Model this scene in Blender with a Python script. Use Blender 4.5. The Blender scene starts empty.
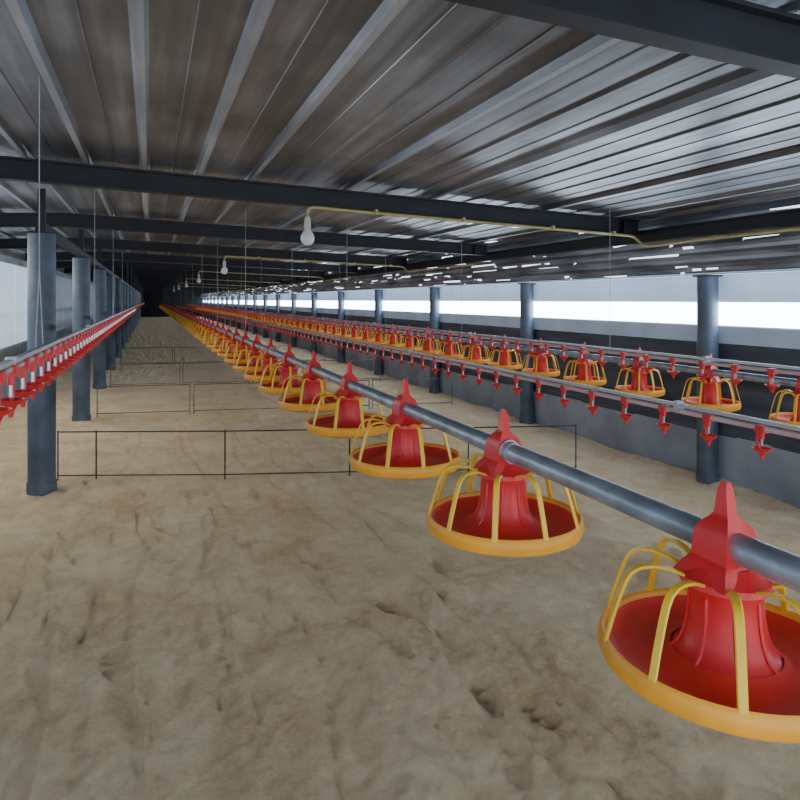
import bpy, math, random
from mathutils import Vector, noise
random.seed(7)
C = bpy.context.scene.collection
H = 1.45
TH = math.atan(250/650)
# ------------------------------------------------------------------ materials
def nodes(name):
    m = bpy.data.materials.new(name); m.use_nodes = True
    nt = m.node_tree; b = nt.nodes['Principled BSDF']
    return m, nt, b
def mat(name, col, rough=.5, metal=0., var=.0, scale=8., emit=0., bump=0., stretch=(1,1,1), spec=.5):
    m, nt, b = nodes(name)
    b.inputs['Base Color'].default_value = (*col, 1); b.inputs['Roughness'].default_value = rough
    b.inputs['Metallic'].default_value = metal
    b.inputs['Specular IOR Level'].default_value = spec
    if emit:
        b.inputs['Emission Color'].default_value = (*col, 1); b.inputs['Emission Strength'].default_value = emit
    if var or bump:
        tc = nt.nodes.new('ShaderNodeTexCoord'); mp = nt.nodes.new('ShaderNodeMapping')
        mp.inputs['Scale'].default_value = stretch
        nz = nt.nodes.new('ShaderNodeTexNoise'); nz.inputs['Scale'].default_value = scale; nz.inputs['Detail'].default_value = 6
        nt.links.new(tc.outputs['Object'], mp.inputs[0]); nt.links.new(mp.outputs[0], nz.inputs['Vector'])
        if var:
            r = nt.nodes.new('ShaderNodeValToRGB')
            r.color_ramp.elements[0].position = .3; r.color_ramp.elements[1].position = .7
            r.color_ramp.elements[0].color = (*[max(0, c*(1-var)) for c in col], 1)
            r.color_ramp.elements[1].color = (*[min(1, c*(1+var)) for c in col], 1)
            nt.links.new(nz.outputs['Fac'], r.inputs[0]); nt.links.new(r.outputs[0], b.inputs['Base Color'])
        if bump:
            bp = nt.nodes.new('ShaderNodeBump'); bp.inputs['Strength'].default_value = bump; bp.inputs['Distance'].default_value = .01
            nt.links.new(nz.outputs['Fac'], bp.inputs['Height']); nt.links.new(bp.outputs[0], b.inputs['Normal'])
    return m
M = {}
M['red'] = mat('red_plastic', (.66,.022,.026), .38, var=.12, scale=14)
M['panred'] = mat('orange_red_plastic', (.70,.036,.025), .5, var=.12, scale=14)
M['yellow'] = mat('yellow_plastic', (.92,.57,.035), .4, var=.08, scale=14)
M['rimyellow'] = mat('orange_yellow_rim', (.86,.37,.025), .4, var=.14, scale=14)
M['orange'] = mat('orange_underside', (.76,.22,.025), .4, var=.12, scale=14)
M['galv'] = mat('galvanised_pipe', (.30,.36,.42), .42, .55, var=.35, scale=22, stretch=(1,.6,1), bump=.15)
M['alu'] = mat('aluminium_rail', (.42,.45,.50), .4, .5, var=.1, scale=10)
M['pvc'] = mat('white_water_pipe', (.58,.40,.43), .4, var=.08)
M['steel'] = mat('nipple_steel', (.6,.6,.62), .3, .9, var=.05)
M['beam'] = mat('dark_painted_steel', (.008,.010,.016), .55, .1, var=.4, scale=6)
M['column'] = mat('grey_blue_column', (.080,.105,.15), .5, .2, var=.3, scale=5, bump=.1)
M['conduit'] = mat('yellow_beige_conduit', (.45,.37,.15), .5, var=.15)
M['glass'] = mat('frosted_bulb_glass', (.75,.78,.8), .15, var=.03)
M['socket'] = mat('lamp_socket', (.55,.55,.52), .5, var=.1)
M['cord'] = mat('white_cord', (.36,.38,.44), .7, var=.1)
M['fence'] = mat('black_wire', (.035,.033,.032), .6, var=.2)
M['fence_far'] = mat('pale_brown_wire', (.16,.13,.10), .7, var=.2)  # paler brown-grey wire for the rear fence rows
M['white'] = mat('wall_film_glow', (.46,.58,.74), .7, var=.14, scale=2.5, emit=.55)  # emission stands in for the glow spreading around the right windows
M['greystrip'] = mat('grey_film_glow', (.31,.38,.48), .7, var=.2, scale=2.5, emit=.22)  # weaker self-glow, imitates window light spilling onto the lower strip
M['film'] = mat('ribbed_eave_sheet', (.24,.27,.33), .36, .5, var=.6, scale=3, stretch=(1,.5,3))
M['knee'] = mat('pale_knee_wall', (.27,.31,.37), .8, var=.3, scale=2)
M['curtain'] = mat('dark_curtain_cloth', (.055,.068,.095), .7, var=.4, scale=4, stretch=(1,.3,3))
M['leftlow'] = mat('dull_left_base', (.32,.36,.42), .8, var=.2, scale=3)
M['lefttrim'] = mat('pale_left_trim', (.46,.52,.60), .8, var=.15, scale=3)
M['dark'] = mat('dark_far_wall', (.010,.011,.013), .8, var=.3)
M['pane'] = mat('daylit_plastic_film', (.76,.88,1.0), .5, emit=16.0, var=.02)
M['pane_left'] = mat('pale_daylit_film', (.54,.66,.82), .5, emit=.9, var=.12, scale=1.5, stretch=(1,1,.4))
M['pane_left_far'] = mat('left_film_dimmed', (.50,.60,.75), .5, emit=.06, var=.08, scale=2)  # left film copy with emission cut, so the far left end goes dark
# roof: aged galvanised sheet with long streaks
def roofmat(name, c0, c1, c2, metal, rough):
    m, nt, b = nodes(name)
    tc = nt.nodes.new('ShaderNodeTexCoord')
    def nz(sc, s, d, r):
        mp = nt.nodes.new('ShaderNodeMapping'); mp.inputs['Scale'].default_value = sc
        n = nt.nodes.new('ShaderNodeTexNoise'); n.inputs['Scale'].default_value=s; n.inputs['Detail'].default_value=d; n.inputs['Roughness'].default_value=r
        nt.links.new(tc.outputs['Object'], mp.inputs[0]); nt.links.new(mp.outputs[0], n.inputs['Vector']); return n
    a = nz((2.6,.26,2),1.5,6,.58); c = nz((1.0,.9,1),1.0,4,.55); f = nz((13,.35,1),1.5,3,.5)
    rp = nt.nodes.new('ShaderNodeValToRGB'); e = rp.color_ramp.elements
    e[0].position=.35; e[0].color=(*c0,1); e[1].position=.65; e[1].color=(*c2,1)
    x = rp.color_ramp.elements.new(.5); x.color=(*c1,1)
    m1 = nt.nodes.new('ShaderNodeMath'); m1.operation='MULTIPLY_ADD'; m1.inputs[1].default_value=.5; 
    m2 = nt.nodes.new('ShaderNodeMath'); m2.operation='MULTIPLY'; m2.inputs[1].default_value=.5
    m3 = nt.nodes.new('ShaderNodeMath'); m3.operation='MULTIPLY_ADD'; m3.inputs[1].default_value=.22
    m4 = nt.nodes.new('ShaderNodeMath'); m4.operation='SUBTRACT'; m4.inputs[1].default_value=.11
    nt.links.new(c.outputs['Fac'], m2.inputs[0]); nt.links.new(a.outputs['Fac'], m1.inputs[0]); nt.links.new(m2.outputs[0], m1.inputs[2])
    nt.links.new(f.outputs['Fac'], m3.inputs[0]); nt.links.new(m1.outputs[0], m3.inputs[2]); nt.links.new(m3.outputs[0], m4.inputs[0])
    nt.links.new(m4.outputs[0], rp.inputs[0]); nt.links.new(rp.outputs[0], b.inputs['Base Color'])
    b.inputs['Metallic'].default_value=metal; b.inputs['Roughness'].default_value=rough
    return m
M['roof'] = roofmat('galvanised_roof_sheet', (.080,.080,.084), (.205,.22,.25), (.47,.515,.60), .72, .35)
M['rib'] = roofmat('pale_roof_rib', (.22,.235,.265), (.40,.43,.49), (.60,.65,.74), .45, .42)
# floor: sawdust
m, nt, b = nodes('sawdust_litter'); M['floor'] = m
tc = nt.nodes.new('ShaderNodeTexCoord')
n1 = nt.nodes.new('ShaderNodeTexNoise'); n1.inputs['Scale'].default_value=1.7; n1.inputs['Detail'].default_value=13; n1.inputs['Roughness'].default_value=.80
n2 = nt.nodes.new('ShaderNodeTexNoise'); n2.inputs['Scale'].default_value=60; n2.inputs['Detail'].default_value=7; n2.inputs['Roughness'].default_value=.85
r1 = nt.nodes.new('ShaderNodeValToRGB'); e=r1.color_ramp.elements
e[0].position=.36; e[0].color=(.77,.54,.315,1); e[1].position=.60; e[1].color=(1.0,.83,.55,1)
mx = nt.nodes.new('ShaderNodeMix'); mx.data_type='RGBA'; mx.blend_type='OVERLAY'; mx.inputs['Factor'].default_value=.65
bp = nt.nodes.new('ShaderNodeBump'); bp.inputs['Strength'].default_value=1.0; bp.inputs['Distance'].default_value=.024
for n in (n1,n2): nt.links.new(tc.outputs['Object'], n.inputs['Vector'])
nt.links.new(n1.outputs['Fac'], r1.inputs[0]); nt.links.new(r1.outputs[0], mx.inputs['A']); nt.links.new(n2.outputs['Fac'], mx.inputs['B'])
nt.links.new(mx.outputs['Result'], b.inputs['Base Color']); nt.links.new(n2.outputs['Fac'], bp.inputs['Height']); nt.links.new(bp.outputs[0], b.inputs['Normal'])
b.inputs['Roughness'].default_value=.95; b.inputs['Specular IOR Level'].default_value=.1
# ------------------------------------------------------------------ mesh builder
class MB:
    def __init__(s): s.v=[]; s.f=[]; s.m=[]; s.cur=0
    def face(s, f): s.f.append(f); s.m.append(s.cur)
    def box(s, c, d):
        x,y,z=c; a,b_,e=d[0]/2,d[1]/2,d[2]/2; o=len(s.v)
        s.v += [(x+i*a,y+j*b_,z+k*e) for i in (-1,1) for j in (-1,1) for k in (-1,1)]
        for f in ((0,1,3,2),(4,6,7,5),(0,4,5,1),(2,3,7,6),(0,2,6,4),(1,5,7,3)): s.face(tuple(o+i for i in f))
        return s
    def hexa(s, pts):   # 4 bottom, 4 top
        o=len(s.v); s.v+=[tuple(p) for p in pts]
        for f in ((3,2,1,0),(4,5,6,7),(0,1,5,4),(1,2,6,5),(2,3,7,6),(3,0,4,7)): s.face(tuple(o+i for i in f))
        return s
    def tube(s, pts, r, n=8, closed=False):
        P=[Vector(p) for p in pts]; N=len(P); o=len(s.v); up=None
        for i,p in enumerate(P):
            a=P[i-1] if (i>0 or closed) else p; b_=P[(i+1)%N] if (i<N-1 or closed) else p
            t=(b_-a).normalized()
            if up is None:
                up = Vector((0,0,1)) if abs(t.z)<.9 else Vector((1,0,0))
            u=(up-t*up.dot(t)).normalized(); up=u; w=t.cross(u)
            rr = r[i] if isinstance(r,(list,tuple)) else r
            for k in range(n):
                q=2*math.pi*k/n; s.v.append(tuple(p+u*math.cos(q)*rr+w*math.sin(q)*rr))
        for i in range(N if closed else N-1):
            j=(i+1)%N
            for k in range(n):
                k2=(k+1)%n; s.face((o+i*n+k,o+i*n+k2,o+j*n+k2,o+j*n+k))
        if not closed:
            s.face(tuple(o+k for k in range(n))[::-1]); s.face(tuple(o+(N-1)*n+k for k in range(n)))
        return s
    def lathe(s, prof, n=32, c=(0,0,0)):
        o=len(s.v)
        for r,z in prof:
            for k in range(n):
                q=2*math.pi*k/n; s.v.append((c[0]+r*math.cos(q),c[1]+r*math.sin(q),c[2]+z))
        for i in range(len(prof)-1):
            for k in range(n):
                k2=(k+1)%n; s.face((o+i*n+k,o+i*n+k2,o+(i+1)*n+k2,o+(i+1)*n+k))
        return s
    def prism(s, poly, y0, y1, taper=None):
        o=len(s.v); n=len(poly)
        for y in (y0,y1):
            for i,(x,z) in enumerate(poly):
                t = taper[i] if taper else 1
                s.v.append((x,y*t,z))
        s.face(tuple(range(o,o+n))); s.face(tuple(range(o+2*n-1,o+n-1,-1)))
        for i in range(n):
            j=(i+1)%n; s.face((o+j,o+i,o+n+i,o+n+j))
        return s
    def mesh(s, name, mats, smooth=True):
        me=bpy.data.meshes.new(name); me.from_pydata(s.v,[],s.f)
        for mm in (mats if isinstance(mats,(list,tuple)) else [mats]): me.materials.append(mm)
        me.polygons.foreach_set('material_index', s.m)
        me.polygons.foreach_set('use_smooth', [smooth]*len(s.f)); me.update()
        if smooth: me.set_sharp_from_angle(angle=math.radians(38))
        return me
    def build(s, name, mats, parent=None, smooth=True):
        return link(name, s.mesh(name, mats, smooth), parent)
def link(name, me, parent=None, loc=None):
    o=bpy.data.objects.new(name, me); C.objects.link(o)
    if parent: o.parent=parent
    if loc: o.location=loc
    return o
def tag(o, label, cat, group=None, kind=None):
    o['label']=label; o['category']=cat
    if group: o['group']=group
    if kind: o['kind']=kind
    return o
def empty(name, loc, label, cat, group=None):
    o=bpy.data.objects.new(name,None); C.objects.link(o); o.location=loc; o.empty_display_size=.1
    return tag(o,label,cat,group)
def struct(o): o['kind']='structure'; return o
ORD=['nearest','second','third','fourth','fifth','sixth','seventh','eighth','ninth','tenth','eleventh','twelfth','thirteenth','fourteenth','fifteenth','sixteenth','seventeenth','eighteenth']
YF=60.0; XL=-2.0; XR=4.3; XE=4.05
def roofz(x):
    if x<-.8: return H+.889-.05*(-.8-x)
    return H+.86-.0364*x
# ------------------------------------------------------------------ floor
foot=[(1.08,2.97,.3),(1.16,2.14,-.2),(1.30,1.98,.1),(-.63,3.73,.1),(-.5,4.6,.2),(1.5,3.3,-.2),(-.15,2.9,.1),(1.35,4.2,.2),(.98,2.6,.1),(.55,3.3,.3),(.1,4.4,.5),(.75,5.0,-.3),(.3,2.7,.2),(-.25,3.6,.1)]
random.seed(12)
foot+=[(-.6+2.4*random.random(),1.6+3.6*random.random(),random.uniform(-.5,.5)) for _ in range(16)]
def fz(x,y):
    z=.012*noise.noise((x*1.3,y*1.0,0))+.008*noise.noise((x*4.0,y*1.4,3))+.008*noise.noise((x*11,y*4.5,7))+.009*noise.noise((x*24,y*15,9))+.008*noise.noise((x*48,y*40,19))
    r=1-abs(noise.noise((x*2.6+.5*noise.noise((x,y,2)),y*.5,21))); z+=.018*max(0,r-.90)/.10
    r=1-abs(noise.noise((x*4.5+.6*noise.noise((x,y,12)),y*.7,41))); z-=.012*max(0,r-.88)/.12
    z-=.014*max(0,.16-abs(noise.noise((x*3.2,y*1.0,31))))/.16*max(0,noise.noise((x*.9,y*.9,5))+.3)
    for k,(fx,fy,a) in enumerate(foot):
        dx,dy=x-fx,y-fy
        if abs(dx)<.3 and abs(dy)<.3:
            u=dx*math.cos(a)+dy*math.sin(a); v=-dx*math.sin(a)+dy*math.cos(a)
            q=(u/(.045+.012*math.sin(v*14)))**2+(v/.13)**2
            if q<4: z-=(.034 if k<3 else .020 if k<14 else .013)*math.exp(-q**2)*(1+.4*math.sin(v*95+u*30)*math.cos(u*40)); z+=.005*math.exp(-(q-1.7)**2*3)
    return z
ys=[-1.5+.1*i for i in range(22)]; y=ys[-1]
while y<YF:
    y+= .018 if y<4.2 else .018*(y/4.2)**1.6
    ys.append(min(y,YF))
xs=[XL+(XR-XL)*i/340 for i in range(341)]
fb=MB(); nx=len(xs)
for y in ys:
    for x in xs: fb.v.append((x,y,fz(x,y)-.02))
for j in range(len(ys)-1):
    for i in range(nx-1):
        a=j*nx+i; fb.face((a,a+1,a+nx+1,a+nx))
o=struct(fb.build('floor', M['floor'])); o['label']='trodden tan sawdust litter floor'
# ------------------------------------------------------------------ ceiling sheet
prof=[]; P=.335; off=-.03-.165
k=int((XL-off)/P)-1
weak={3,5,7,8,10}
while off+k*P<XE+.1:
    b0=off+k*P
    if k not in weak: sec=((0,0,0),(.134,-.001,0),(.148,-.030,1),(.178,-.030,0),(.192,-.001,0))
    else: sec=((0,0,0),(.146,-.001,0),(.154,-.010,0),(.172,-.010,0),(.180,-.001,0))
    for dx,dz,mm in sec+((.325,0,0),(.327,-.004,0),(.331,-.004,0),(.333,0,0)):
        xx=b0+dx
        if XL<xx<XE: prof.append((xx,dz,mm))
    k+=1
prof=[(XL,0,0)]+prof+[(XE,0,0)]
cb=MB()
random.seed(21)
for i in range(len(prof)-1):
    (xa,za,mm),(xb,zb,_)=prof[i],prof[i+1]
    if xb-xa<1e-6: continue
    cb.cur=mm
    hole = xa>2.2 and xb-xa>.045 and mm==0
    def quad(xa,za,xb,zb,ya,yb):
        o=len(cb.v)
        cb.v += [(xa,ya,roofz(xa)+za),(xb,ya,roofz(xb)+zb),(xb,yb,roofz(xb)+zb),(xa,yb,roofz(xa)+za)]
        cb.face((o+3,o+2,o+1,o))
    if not hole: quad(xa,za,xb,zb,-1.5,YF); continue
    ya=-1.5
    while ya<YF:
        ln=.12+.6*random.random()**2; yb=min(YF,ya+ln)
        e=max(0,min(1,(xa-2.6)/1.2))
        pr=.012+.15*e; pr*= .7+1.4*max(0,noise.noise((xa*.7,ya*.45,4))+.15)
        if ya>4.6 and random.random()<pr:
            w=(.05+.25*random.random())*(1-e)+(.2+.5*random.random())*e
            xm=xb-(xb-xa)*w; zm=za+(zb-za)*(xm-xa)/(xb-xa)
            quad(xa,za,xm,zm,ya,yb)
        else: quad(xa,za,xb,zb,ya,yb)
        ya=yb
o=struct(cb.build('ceiling', [M['roof'],M['rib']], smooth=False)); o['label']='ribbed galvanised sheet roof seen from below'
# ------------------------------------------------------------------ walls
z0=H+.20; z1=roofz(XE)+.002
wb=MB()
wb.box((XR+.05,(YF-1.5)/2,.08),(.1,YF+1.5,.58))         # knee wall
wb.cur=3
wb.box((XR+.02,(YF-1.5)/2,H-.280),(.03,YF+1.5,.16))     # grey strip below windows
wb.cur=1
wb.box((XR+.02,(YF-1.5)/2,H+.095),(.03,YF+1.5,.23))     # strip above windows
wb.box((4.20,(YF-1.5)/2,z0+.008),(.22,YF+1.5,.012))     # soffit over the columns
wb.cur=2
random.seed(5)
NR=20
def xf(z): return XE+.05*(z1-z)/(z1-z0)
for r in range(NR):
    za=z0+(z1-z0)*r/NR; zb=z0+(z1-z0)*(r+1)/NR
    dxa=.012 if r%3==0 else 0; dxb=.012 if (r+1)%3==0 else 0
    yy=-1.5
    while yy<YF:
        y2=min(YF,yy+.03+.6*random.random()**2)
        pr=.15*max(.3,.75+.9*noise.noise((r*.3,yy*.5,8)))
        o=len(wb.v); tz=sz=zb
        if random.random()<pr:      # ragged gap: a sliver of sheet is left
            tz=za+(zb-za)*(.05+.85*random.random()); sz=za+(zb-za)*(.05+.85*random.random())
        wb.v+=[(xf(za)-dxa,yy,za),(xf(za)-dxa,y2,za),(xf(tz)-dxb,y2,tz),(xf(sz)-dxb,yy,sz)]
        wb.face((o,o+1,o+2,o+3))
        yy=y2
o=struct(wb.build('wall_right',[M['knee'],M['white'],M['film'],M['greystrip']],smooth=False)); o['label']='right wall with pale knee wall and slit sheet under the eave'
cu=MB(); n=260
for j in range(n+1):
    y=-1.5+(YF+1.5)*j/n
    for z,a in ((.36,.02),(.6,.03),(.8,.025),(.95,.02),(H-.35,.012)):
        cu.v.append((XR+.015-a-(.010*math.sin(j*1.3+z*4) if z<H-.4 else 0),y,z))
for j in range(n):
    for q in range(4):
        a=j*5+q; cu.face((a,a+5,a+6,a+1))
tag(cu.build('curtain',M['curtain']),'long dark blue-grey curtain above the pale knee wall on the right','curtain')
lw=MB(); lw.box((XL-.05,(YF-1.5)/2,.27),(.1,YF+1.5,.94)); lw.cur=1
lw.box((XL-.05,(YF-1.5)/2,H+.72),(.1,YF+1.5,.28))
o=struct(lw.build('wall_left',[M['leftlow'],M['lefttrim']],smooth=False))
bk=MB(); bk.box(((XL+XR)/2,YF+.05,1.2),(XR-XL,.1,2.6)); struct(bk.build('wall_back',M['dark'],smooth=False))
# windows (right wall: film band; left wall: pale film panels)
CY=[4.015+2.7*i for i in range(-1,21)]
wi=1
ed=[-1.4]+CY+[YF-.1]
for i in range(len(ed)-1):
    a,b2=ed[i]+.01,ed[i+1]-.01
    f=MB()
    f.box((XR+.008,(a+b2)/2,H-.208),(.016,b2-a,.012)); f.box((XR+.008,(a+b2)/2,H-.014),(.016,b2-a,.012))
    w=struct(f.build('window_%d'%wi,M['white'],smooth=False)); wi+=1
    p=MB(); p.box((XR+.003,(a+b2)/2,H-.111),(.008,b2-a,.184)); p.build('pane',M['pane'],w,smooth=False)
LY=[5.68+3.1*i for i in range(-2,17)]
ed=[-1.4]+LY+[YF-.1]
for i in range(len(ed)-1):
    a,b2=ed[i]+.01,ed[i+1]-.01
    f=MB(); f.box((XL,(a+b2)/2,H-.715),(.03,b2-a,.03)); f.box((XL,(a+b2)/2,H+.57),(.03,b2-a,.03))
    w=struct(f.build('window_%d'%wi,M['lefttrim'],smooth=False)); wi+=1
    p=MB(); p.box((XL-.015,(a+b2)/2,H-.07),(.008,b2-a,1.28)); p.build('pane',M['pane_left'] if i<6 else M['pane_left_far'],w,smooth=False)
# ------------------------------------------------------------------ beams
def beam_bottom(x): return roofz(x)-.165
BY=[1.29]+[4.5+2.7*i for i in range(21)]
for i,y in enumerate(BY):
    b=MB()
    X=[XL+.02,-.8,3.93]
    for a in range(2):
        for (zl,zh,hw) in ((-.165,-.153,.036),(-.153,-.042,.008),(-.042,-.029,.036)):
            xa,xb=X[a],X[a+1]
            b.hexa([(xa,y-hw,roofz(xa)+zl),(xb,y-hw,roofz(xb)+zl),(xb,y+hw,roofz(xb)+zl),(xa,y+hw,roofz(xa)+zl),
                    (xa,y-hw,roofz(xa)+zh),(xb,y-hw,roofz(xb)+zh),(xb,y+hw,roofz(xb)+zh),(xa,y+hw,roofz(xa)+zh)])
    o=b.build('cross_beam',M['beam'],smooth=False)
    if i==0: l='dark steel cross beam cutting across the top right corner, nearest of the beams'
    elif i<7: l='dark steel cross beam under the ribbed roof, %s from the top of the photo'%ORD[i]
    else: l='dark steel cross beam far down the shed'
    if i==1: l='dark steel cross beam running above the nearest bulb and its conduit'
    tag(o,l,'beam','cross beams far down the shed' if i>=7 else 'cross beams')
    if 0<i<3:
        q=MB(); xx=3.8; q.box((xx,y-.045,roofz(xx)-.10),(.12,.012,.10))
        for dx in (-.035,.035): q.lathe([(0,.012),(.009,.012),(.009,0)],6,(xx+dx,y-.045,roofz(xx)-.09))
        q.build('splice_plate',M['beam'],o)
e=MB(); xe=3.97
e.box((xe,(YF-1.5)/2,H+.545),(.05,YF+1.4,.08)); e.box((xe-.01,(YF-1.5)/2,H+.50),(.08,YF+1.4,.012)); e.box((xe-.01,(YF-1.5)/2,H+.588),(.08,YF+1.4,.012))
tag(e.build('eave_beam',M['beam'],smooth=False),'long dark eave beam along the top of the right-hand columns','beam')
e=MB(); e.box((-.78,(YF+5.5)/2,H+.555),(.07,YF-5.7,.07))
tag(e.build('ridge_beam',M['beam'],smooth=False),'long dark beam resting on the left row of columns','beam')
# ------------------------------------------------------------------ columns
def column(x,y,ztop,label,group,R=.098,stub=None):
    t=empty('column',(x,y,0),label,'column',group)
    s=MB(); s.lathe([(0,-.04),(R,-.04),(R,ztop-.012),(0,ztop-.012)],24); s.build('shaft',M['column'],t)
    s=MB(); s.box((0,0,ztop-.006),(R*1.95,R*1.95,.012)); s.build('cap_plate',M['beam'],t,smooth=False)
    s=MB(); s.lathe([(R,.05),(R+.008,.05),(R+.008,-.03),(R,-.03)],24); s.build('base_collar',M['column'],t)
    if stub:
        s=MB(); s.box((0,0,(stub[0]+stub[1])/2),(.05,.05,stub[1]-stub[0])); s.build('roof_strut',M['beam'],t,smooth=False)
    return t
for i,y in enumerate(LY[2:]):
    column(-.78,y,H+.52,('grey steel column standing in the sawdust at the left, nearest of its row' if i==0 else 'grey steel column in the left row, %s from the front'%ORD[i]) if i<5 else 'small distant grey column at the far end of the left row','left row of columns' if i<5 else 'distant left columns',.098,(H+.59,roofz(-.78)-.03))
for i,y in enumerate(CY):
    if i==0: continue
    column(4.21,y,H+.20,('grey column against the right wall, %s one between the window strips'%ORD[i-1]) if i<6 else 'small distant grey column between the far windows on the right','right row of columns' if i<6 else 'distant right columns',.080)
# ------------------------------------------------------------------ feeders (origin: centre of the pipe)
def f_clamp(b):
    half=[(.058,-.052),(.046,-.032),(.036,-.022),(.033,.012),(.027,.028),(.015,.040),(.010,.048),(.008,.085),(.004,.097)]
    tp=[1.45,1.15,.95,.9,.8,.5,.36,.24,.15]
    poly=[(-x,z) for x,z in half]+[(x,z) for x,z in half[::-1]]
    b.prism(poly,-.036,.036,tp+tp[::-1])
def f_tube(b,n):
    b.lathe([(.042,-.028),(.054,-.040),(.066,-.050),(.068,-.060),(.056,-.064),(.052,-.080),(.054,-.115),(.059,-.140),(.066,-.158),(.080,-.172),(.098,-.182)],n)
    for k in range(8):   # moulded ribs down the cone
        q=2*math.pi*k/8+.2; c,s=math.cos(q),math.sin(q)
        b.tube([(c*.052,s*.052,-.075),(c*.0545,s*.0545,-.115),(c*.060,s*.060,-.142),(c*.068,s*.068,-.160),(c*.088,s*.088,-.178)],.0035,5)
def f_pan(b,n): b.lathe([(0,-.207),(.10,-.207),(.14,-.204),(.165,-.197),(.180,-.188),(.186,-.172),(.180,-.166),(.174,-.175),(.160,-.182),(.14,-.188),(0,-.198)],n)
def f_rim(b,n): b.lathe([(.178,-.192),(.187,-.189),(.192,-.176),(.191,-.160),(.186,-.154),(.181,-.157),(.178,-.168)],n)
def f_liner(b,n): b.lathe([(.1785,-.164),(.173,-.171),(.159,-.177),(.13,-.181),(.10,-.180),(.08,-.168)],n)
SH=[(.062,-.052),(.088,-.042),(.112,-.038),(.132,-.040),(.146,-.048),(.155,-.062),(.163,-.082),(.175,-.118),(.187,-.159)]
def f_bar(b,q=0):   # flat bent strap: up from the rim, shoulder, in to the collar
    c,s=math.cos(q),math.sin(q); hw=.0068; th=.0024
    o=len(b.v); pts=SH
    for i,(r,z) in enumerate(pts):
        a=pts[max(0,i-1)]; d=pts[min(len(pts)-1,i+1)]
        tr,tz=d[0]-a[0],d[1]-a[1]; L=math.hypot(tr,tz); nr,nz_=-tz/L*th,tr/L*th
        for (sg,u) in ((1,-hw*.75),(1,hw*.75),(0,hw),(-1,hw*.75),(-1,-hw*.75),(0,-hw)):
            rr=r+nr*sg; b.v.append((c*rr-s*u,s*rr+c*u,z+nz_*sg))
    for i in range(len(pts)-1):
        for k in range(6):
            k2=(k+1)%6; b.face((o+i*6+k,o+i*6+k2,o+(i+1)*6+k2,o+(i+1)*6+k))
    b.face(tuple(o+k for k in range(6))[::-1]); e_=o+(len(pts)-1)*6; b.face(tuple(e_+k for k in range(6)))
NB=10
def mk(fn,*a):
    b=MB(); fn(b,*a); return b
FM={'clamp':mk(f_clamp).mesh('clamp',M['red']),'drop_tube':mk(f_tube,36).mesh('drop_tube',M['red']),
    'pan':mk(f_pan,56).mesh('pan',M['orange']),'pan_rim':mk(f_rim,56).mesh('pan_rim',M['rimyellow']),'pan_liner':mk(f_liner,56).mesh('pan_liner',M['panred'])}
bb=mk(f_bar,0); BAR=bb.mesh('grille_bar',M['yellow'])
b=MB(); f_clamp(b); f_tube(b,14); f_liner(b,20); b.cur=2; f_pan(b,20); f_rim(b,20); b.cur=1
for k in range(NB): f_bar(b,2*math.pi*(k+.3)/NB)
FAR=b.mesh('pan_feeder',[M['red'],M['yellow'],M['rimyellow']])
def feeder(x,y,z,rot,detail,label,group,sc=(1,1,1)):
    if detail:
        t=empty('pan_feeder',(x,y,z),label,'feeder',group)
        for nme,me in FM.items(): link(nme,me,t)
        for k in range(NB): link('grille_bar',BAR,t).rotation_euler[2]=2*math.pi*k/NB+rot
    else:
        t=link('pan_feeder',FAR,None,(x,y,z)); tag(t,label,'feeder',group)
    t.scale=sc
X1,Z1=.818,H-.37
X2,Z2=3.45,H-.475
random.seed(3)
NF=80
for n in range(NF):
    y=.746+.666*n
    if n==0: l='red and yellow pan feeder closest to the camera, cut by the right edge'
    elif n<18: l='red and yellow pan feeder on the near feed pipe, %s from the camera'%ORD[n]
    else: l='tiny distant pan feeder far along the near feed pipe'
    feeder(X1,y,Z1,.15+random.random()*.3,n<13,l,'pan feeders on the near feed pipe' if n<18 else 'distant feeders on the near feed pipe',(.97,.97,.96) if n==0 else (1,1,1.02))
for n in range(NF-3):
    y=2.6+.666*n
    if n==0: l='yellow grilled pan feeder half cut by the right edge, on the far feed pipe'
    elif n<12: l='pan feeder on the far feed pipe by the windows, %s from the right edge'%ORD[n]
    else: l='tiny distant pan feeder far along the pipe by the windows'
    feeder(X2,y,Z2,random.random()*.4,n<9,l,'pan feeders on the far feed pipe' if n<12 else 'distant feeders on the far feed pipe',(.94,.94,1.22))
def feedpipe(x,z,label):
    t=empty('feed_pipe',(x,-1,z),label,'pipe')
    b=MB(); b.tube([(0,y,0) for y in (0,3,6,12,24,40,55.6)],.0225,20); b.build('tube',M['galv'],t)
    for k in range(12):
        b=MB(); yy=2.08+.333+3.0*k*1.11
        b.tube([(0,yy-.05,0),(0,yy+.05,0)],.0255,20); b.tube([(0,yy-.03,0),(0,yy-.022,0)],.029,16); b.tube([(0,yy+.022,0),(0,yy+.03,0)],.029,16)
        b.build('coupling',M['galv'],t)
feedpipe(X1,Z1,'thick galvanised feed pipe running diagonally to the bottom right through the near feeders')
feedpipe(X2,Z2,'galvanised feed pipe carrying the far row of feeders by the windows')
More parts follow.
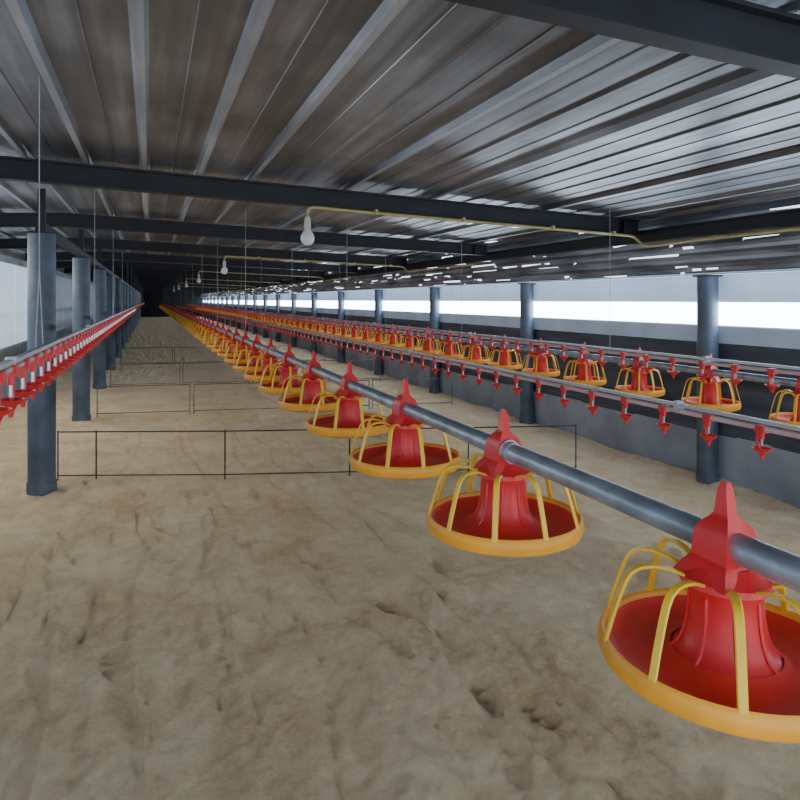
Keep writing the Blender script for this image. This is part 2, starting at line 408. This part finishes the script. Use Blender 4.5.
# ------------------------------------------------------------------ drinker lines
b=MB()
b.box((0,0,-.004),(.028,.030,.030)); b.tube([(0,0,-.018),(0,0,-.042)],.008,8)
b.tube([(0,.012,-.016),(0,.017,-.05),(0,.010,-.085)],.005,6)
b.lathe([(0,-.106),(.008,-.106),(.013,-.095),(.026,-.088),(.030,-.078),(.027,-.078),(.021,-.085),(.0,-.088)],14)
b.tube([(0,0,-.124),(0,0,-.10)],[.005,.008],6)
CUP=b.mesh('drip_cup',M['red'])
b=MB(); b.tube([(0,0,-.072),(0,0,-.041)],.004,6); NIP=b.mesh('nipple',M['steel'])
def drinker(x,z,y0,sp,label,ncup,sc,rs=1.):
    t=empty('drinker_line',(x,y0,z),label,'drinker line')
    L=55-y0
    b=MB(); b.tube([(0,q,0) for q in (-.4,5,12,25,L)],.011*rs,10); b.build('water_pipe',M['pvc'],t)
    b=MB(); b.box((0,L/2-.2,.022),(.020*rs,L+.4,.014*rs)); b.build('support_rail',M['alu'],t,smooth=False)
    for k in range(100):
        c=link('drip_cup',CUP,t,(0,k*sp,0)); c.scale=sc; link('nipple',NIP,c)
    far=MB()
    for k in range(100,ncup):
        far.box((0,k*sp,-.008),(.034,.036,.05)); far.box((0,k*sp,-.06),(.014,.018,.07)); far.lathe([(0,-.12),(.012,-.10),(.03,-.085),(.0,-.083)],6,(0,k*sp,0))
    r=far.build('distant_drip_cups',M['red'],t); r['kind']='stuff'
    for k in range(18):
        b=MB(); yy=1.0+2.7*k; b.box((0,yy,.016),(.030,.02,.042)); b.build('hanger_clip',M['alu'],t,smooth=False)
XD=[(-.40,H-.212,1.30,.20,'water pipe with hanging red drip cups on the left, beside the columns',260,(1.35,1.5,1.2)),
    (1.85,H-.415,.9,.215,'drinker line with red drip cups just behind the near feeders',245,(.92,1.05,.82),.9),
    (2.72,H-.33,1.6,.205,'drinker line with small red cups, right in front of the far feeders',250,(1,1.1,.85),.9)]
for a in XD: drinker(*a)
# ------------------------------------------------------------------ suspension cords
def cord(x,y,z,label,group,v=0.):
    b=MB(); zt=roofz(x)-.002
    if v:
        b.tube([(x,y-v,z),(x,y,z+.30),(x,y,zt)],.0022,6); b.tube([(x,y+v,z),(x,y,z+.30)],.0022,6)
    else: b.tube([(x,y,z),(x,y,zt)],.002,6)
    tag(b.build('suspension_cord',M['cord']),label,'cord',group)
for i in range(16):
    cord(-.40,1.35+1.5+2.7*i,H-.175,'white cord hanging the left drinker line, in front of the nearest left column' if i==0 else 'thin white cord holding up the left drinker line','cords of the left drinker line',.09)
    if i>0:
        cord(X1,3.1+2.664*i+.31,Z1+.02,'thin cord holding up the near feed pipe','cords of the near feed pipe')
        cord(1.85,3.6+2.7*i,H-.39,'thin cord holding up the drinker line behind the near feeders','cords of the middle drinker line')
    cord(X2,4.27+2.664*i,Z2+.02,'thin cord by the right windows holding up the far feed pipe','cords of the far feed pipe')
# ------------------------------------------------------------------ conduits and bulbs
def lampset(i,y,xb,first):
    yb=y-.06
    zb=beam_bottom(xb)-.012
    b=MB(); pts=[(xb,yb,zb-.07),(xb,yb,zb-.03),(xb+.012,yb,zb-.008),(xb+.04,yb,zb)]
    X=[xb+.5,xb+1.2,xb+2.0,xb+2.6,3.78]
    pts+=[(q,yb,beam_bottom(q)-.012) for q in X]
    zz=beam_bottom(3.78)-.012
    pts+=[(3.84,yb,zz-.012),(3.875,yb-.02,zz-.05),(3.89,yb-.06,zz-.085),(3.90,yb-.13,zz-.095)]
    pts+=[(3.90,yb-.6,zz-.085),(3.90,yb-2.4,zz-.085)]
    b.tube(pts,.011,10)
    l=['yellowish conduit along the second cross beam, ending above the nearest bulb','yellowish conduit on a beam further back, ending above the middle bulb'][i] if i<2 else 'small distant conduit under a far beam'
    t=empty('conduit_pipe',(0,0,0),l,'conduit','conduits far down the shed' if i>=2 else None)
    b.build('tube',M['conduit'],t)
    for q in X[:4]:
        b=MB(); b.box((q,yb+.0,beam_bottom(q)-.006),(.02,.05,.034)); b.build('saddle_clip',M['conduit'],t,smooth=False)
    l=['white round bulb hanging under the second beam, largest of the bulbs','white bulb hanging further back, second in size'][i] if i<2 else 'tiny distant bulb hanging under a far beam'
    t=empty('light_bulb',(xb,yb,zb-.07),l,'light bulb','distant bulbs' if i>=2 else None)
    b=MB(); b.lathe([(0,.0),(.016,.0),(.022,-.02),(.024,-.075),(.019,-.08),(0,-.08)],16); b.build('socket',M['socket'],t)
    b=MB(); b.lathe([(.017,-.078),(.022,-.092),(.036,-.108),(.046,-.13),(.048,-.15),(.042,-.175),(.026,-.192),(.008,-.198),(0,-.198)],20); b.build('globe',M['glass'],t)
for i in range(6): lampset(i,4.5+5.4*i,1.02,i==0)
# ------------------------------------------------------------------ low wire fences
def fencepanel(p,q,h,label,group,m='fence',r=.0055):
    p=Vector((*p,0)); q=Vector((*q,0)); d=q-p
    t=empty('fence_panel',p,label,'fence',group)
    z0=.02
    b=MB(); b.tube([(0,0,h),(d.x,d.y,h)],r,6); b.build('top_rail',M[m],t)
    b=MB(); b.tube([(0,0,z0),(d.x,d.y,z0)],r*.9,6); b.build('bottom_rail',M[m],t)
    for u in (Vector((0,0,0)),d):
        b=MB(); b.tube([(u.x,u.y,-.06),(u.x,u.y,h+.01)],r,6); b.build('post',M[m],t)
pts=[(-.70,5.94),(-.41,5.84),(.573,5.487),(1.55,5.2),(2.5,4.9),(3.4,4.65)]
for i in range(5):
    fencepanel(pts[i],pts[i+1],.375,['short low wire fence panel beside the nearest left column','low wire fence panel across the sand left of the near feeders','low wire fence panel seen behind the third and fourth feeders','low wire fence panel on the sand right of the near feeders','low wire fence panel ending beside the right wall'][i],'nearest row of low fence panels')
for j,yy in enumerate((9.0,12.0,16.0)):
    for i in range(4):
        fencepanel((-.62+1.15*i,yy-.2*i),(.5+1.15*i-.02,yy-.2*(i+1)),.36,'low wire fence panel in the %s row back across the house'%ORD[j+1],'%s row of low fence panels'%ORD[j+1],'fence_far',.006)
# ------------------------------------------------------------------ camera, light
cam=bpy.data.cameras.new('camera'); co=bpy.data.objects.new('camera',cam); C.objects.link(co)
cam.sensor_width=36; cam.lens=650/800*36; cam.shift_y=-.125; cam.clip_start=.02; cam.clip_end=300
co.location=(0,0,H); co.rotation_euler=(math.pi/2,0,-TH)
bpy.context.scene.camera=co
w=bpy.data.worlds.new('sky'); bpy.context.scene.world=w; w.use_nodes=True
bg=w.node_tree.nodes['Background']; bg.inputs[0].default_value=(.80,.90,1,1); bg.inputs[1].default_value=2.6
def area(name,loc,rot,sx,sy,e,col):
    l=bpy.data.lights.new(name,'AREA'); l.shape='RECTANGLE'; l.size=sx; l.size_y=sy; l.energy=e; l.color=col
    o=bpy.data.objects.new(name,l); C.objects.link(o); o.location=loc; o.rotation_euler=rot
area('rear_fill',(1.0,-1.4,1.5),(math.radians(90),0,0),5,1.6,6,(1,.97,.93))  # added lamp at the open end behind the camera, fills the foreground
# added fill lamp just inside the left film, brightens the mid-left litter
l=(math.radians(46),0,math.radians(-90))
area('left_fill',(-1.93,7.4,1.75),l,6.5,.5,66,(1,.95,.84))
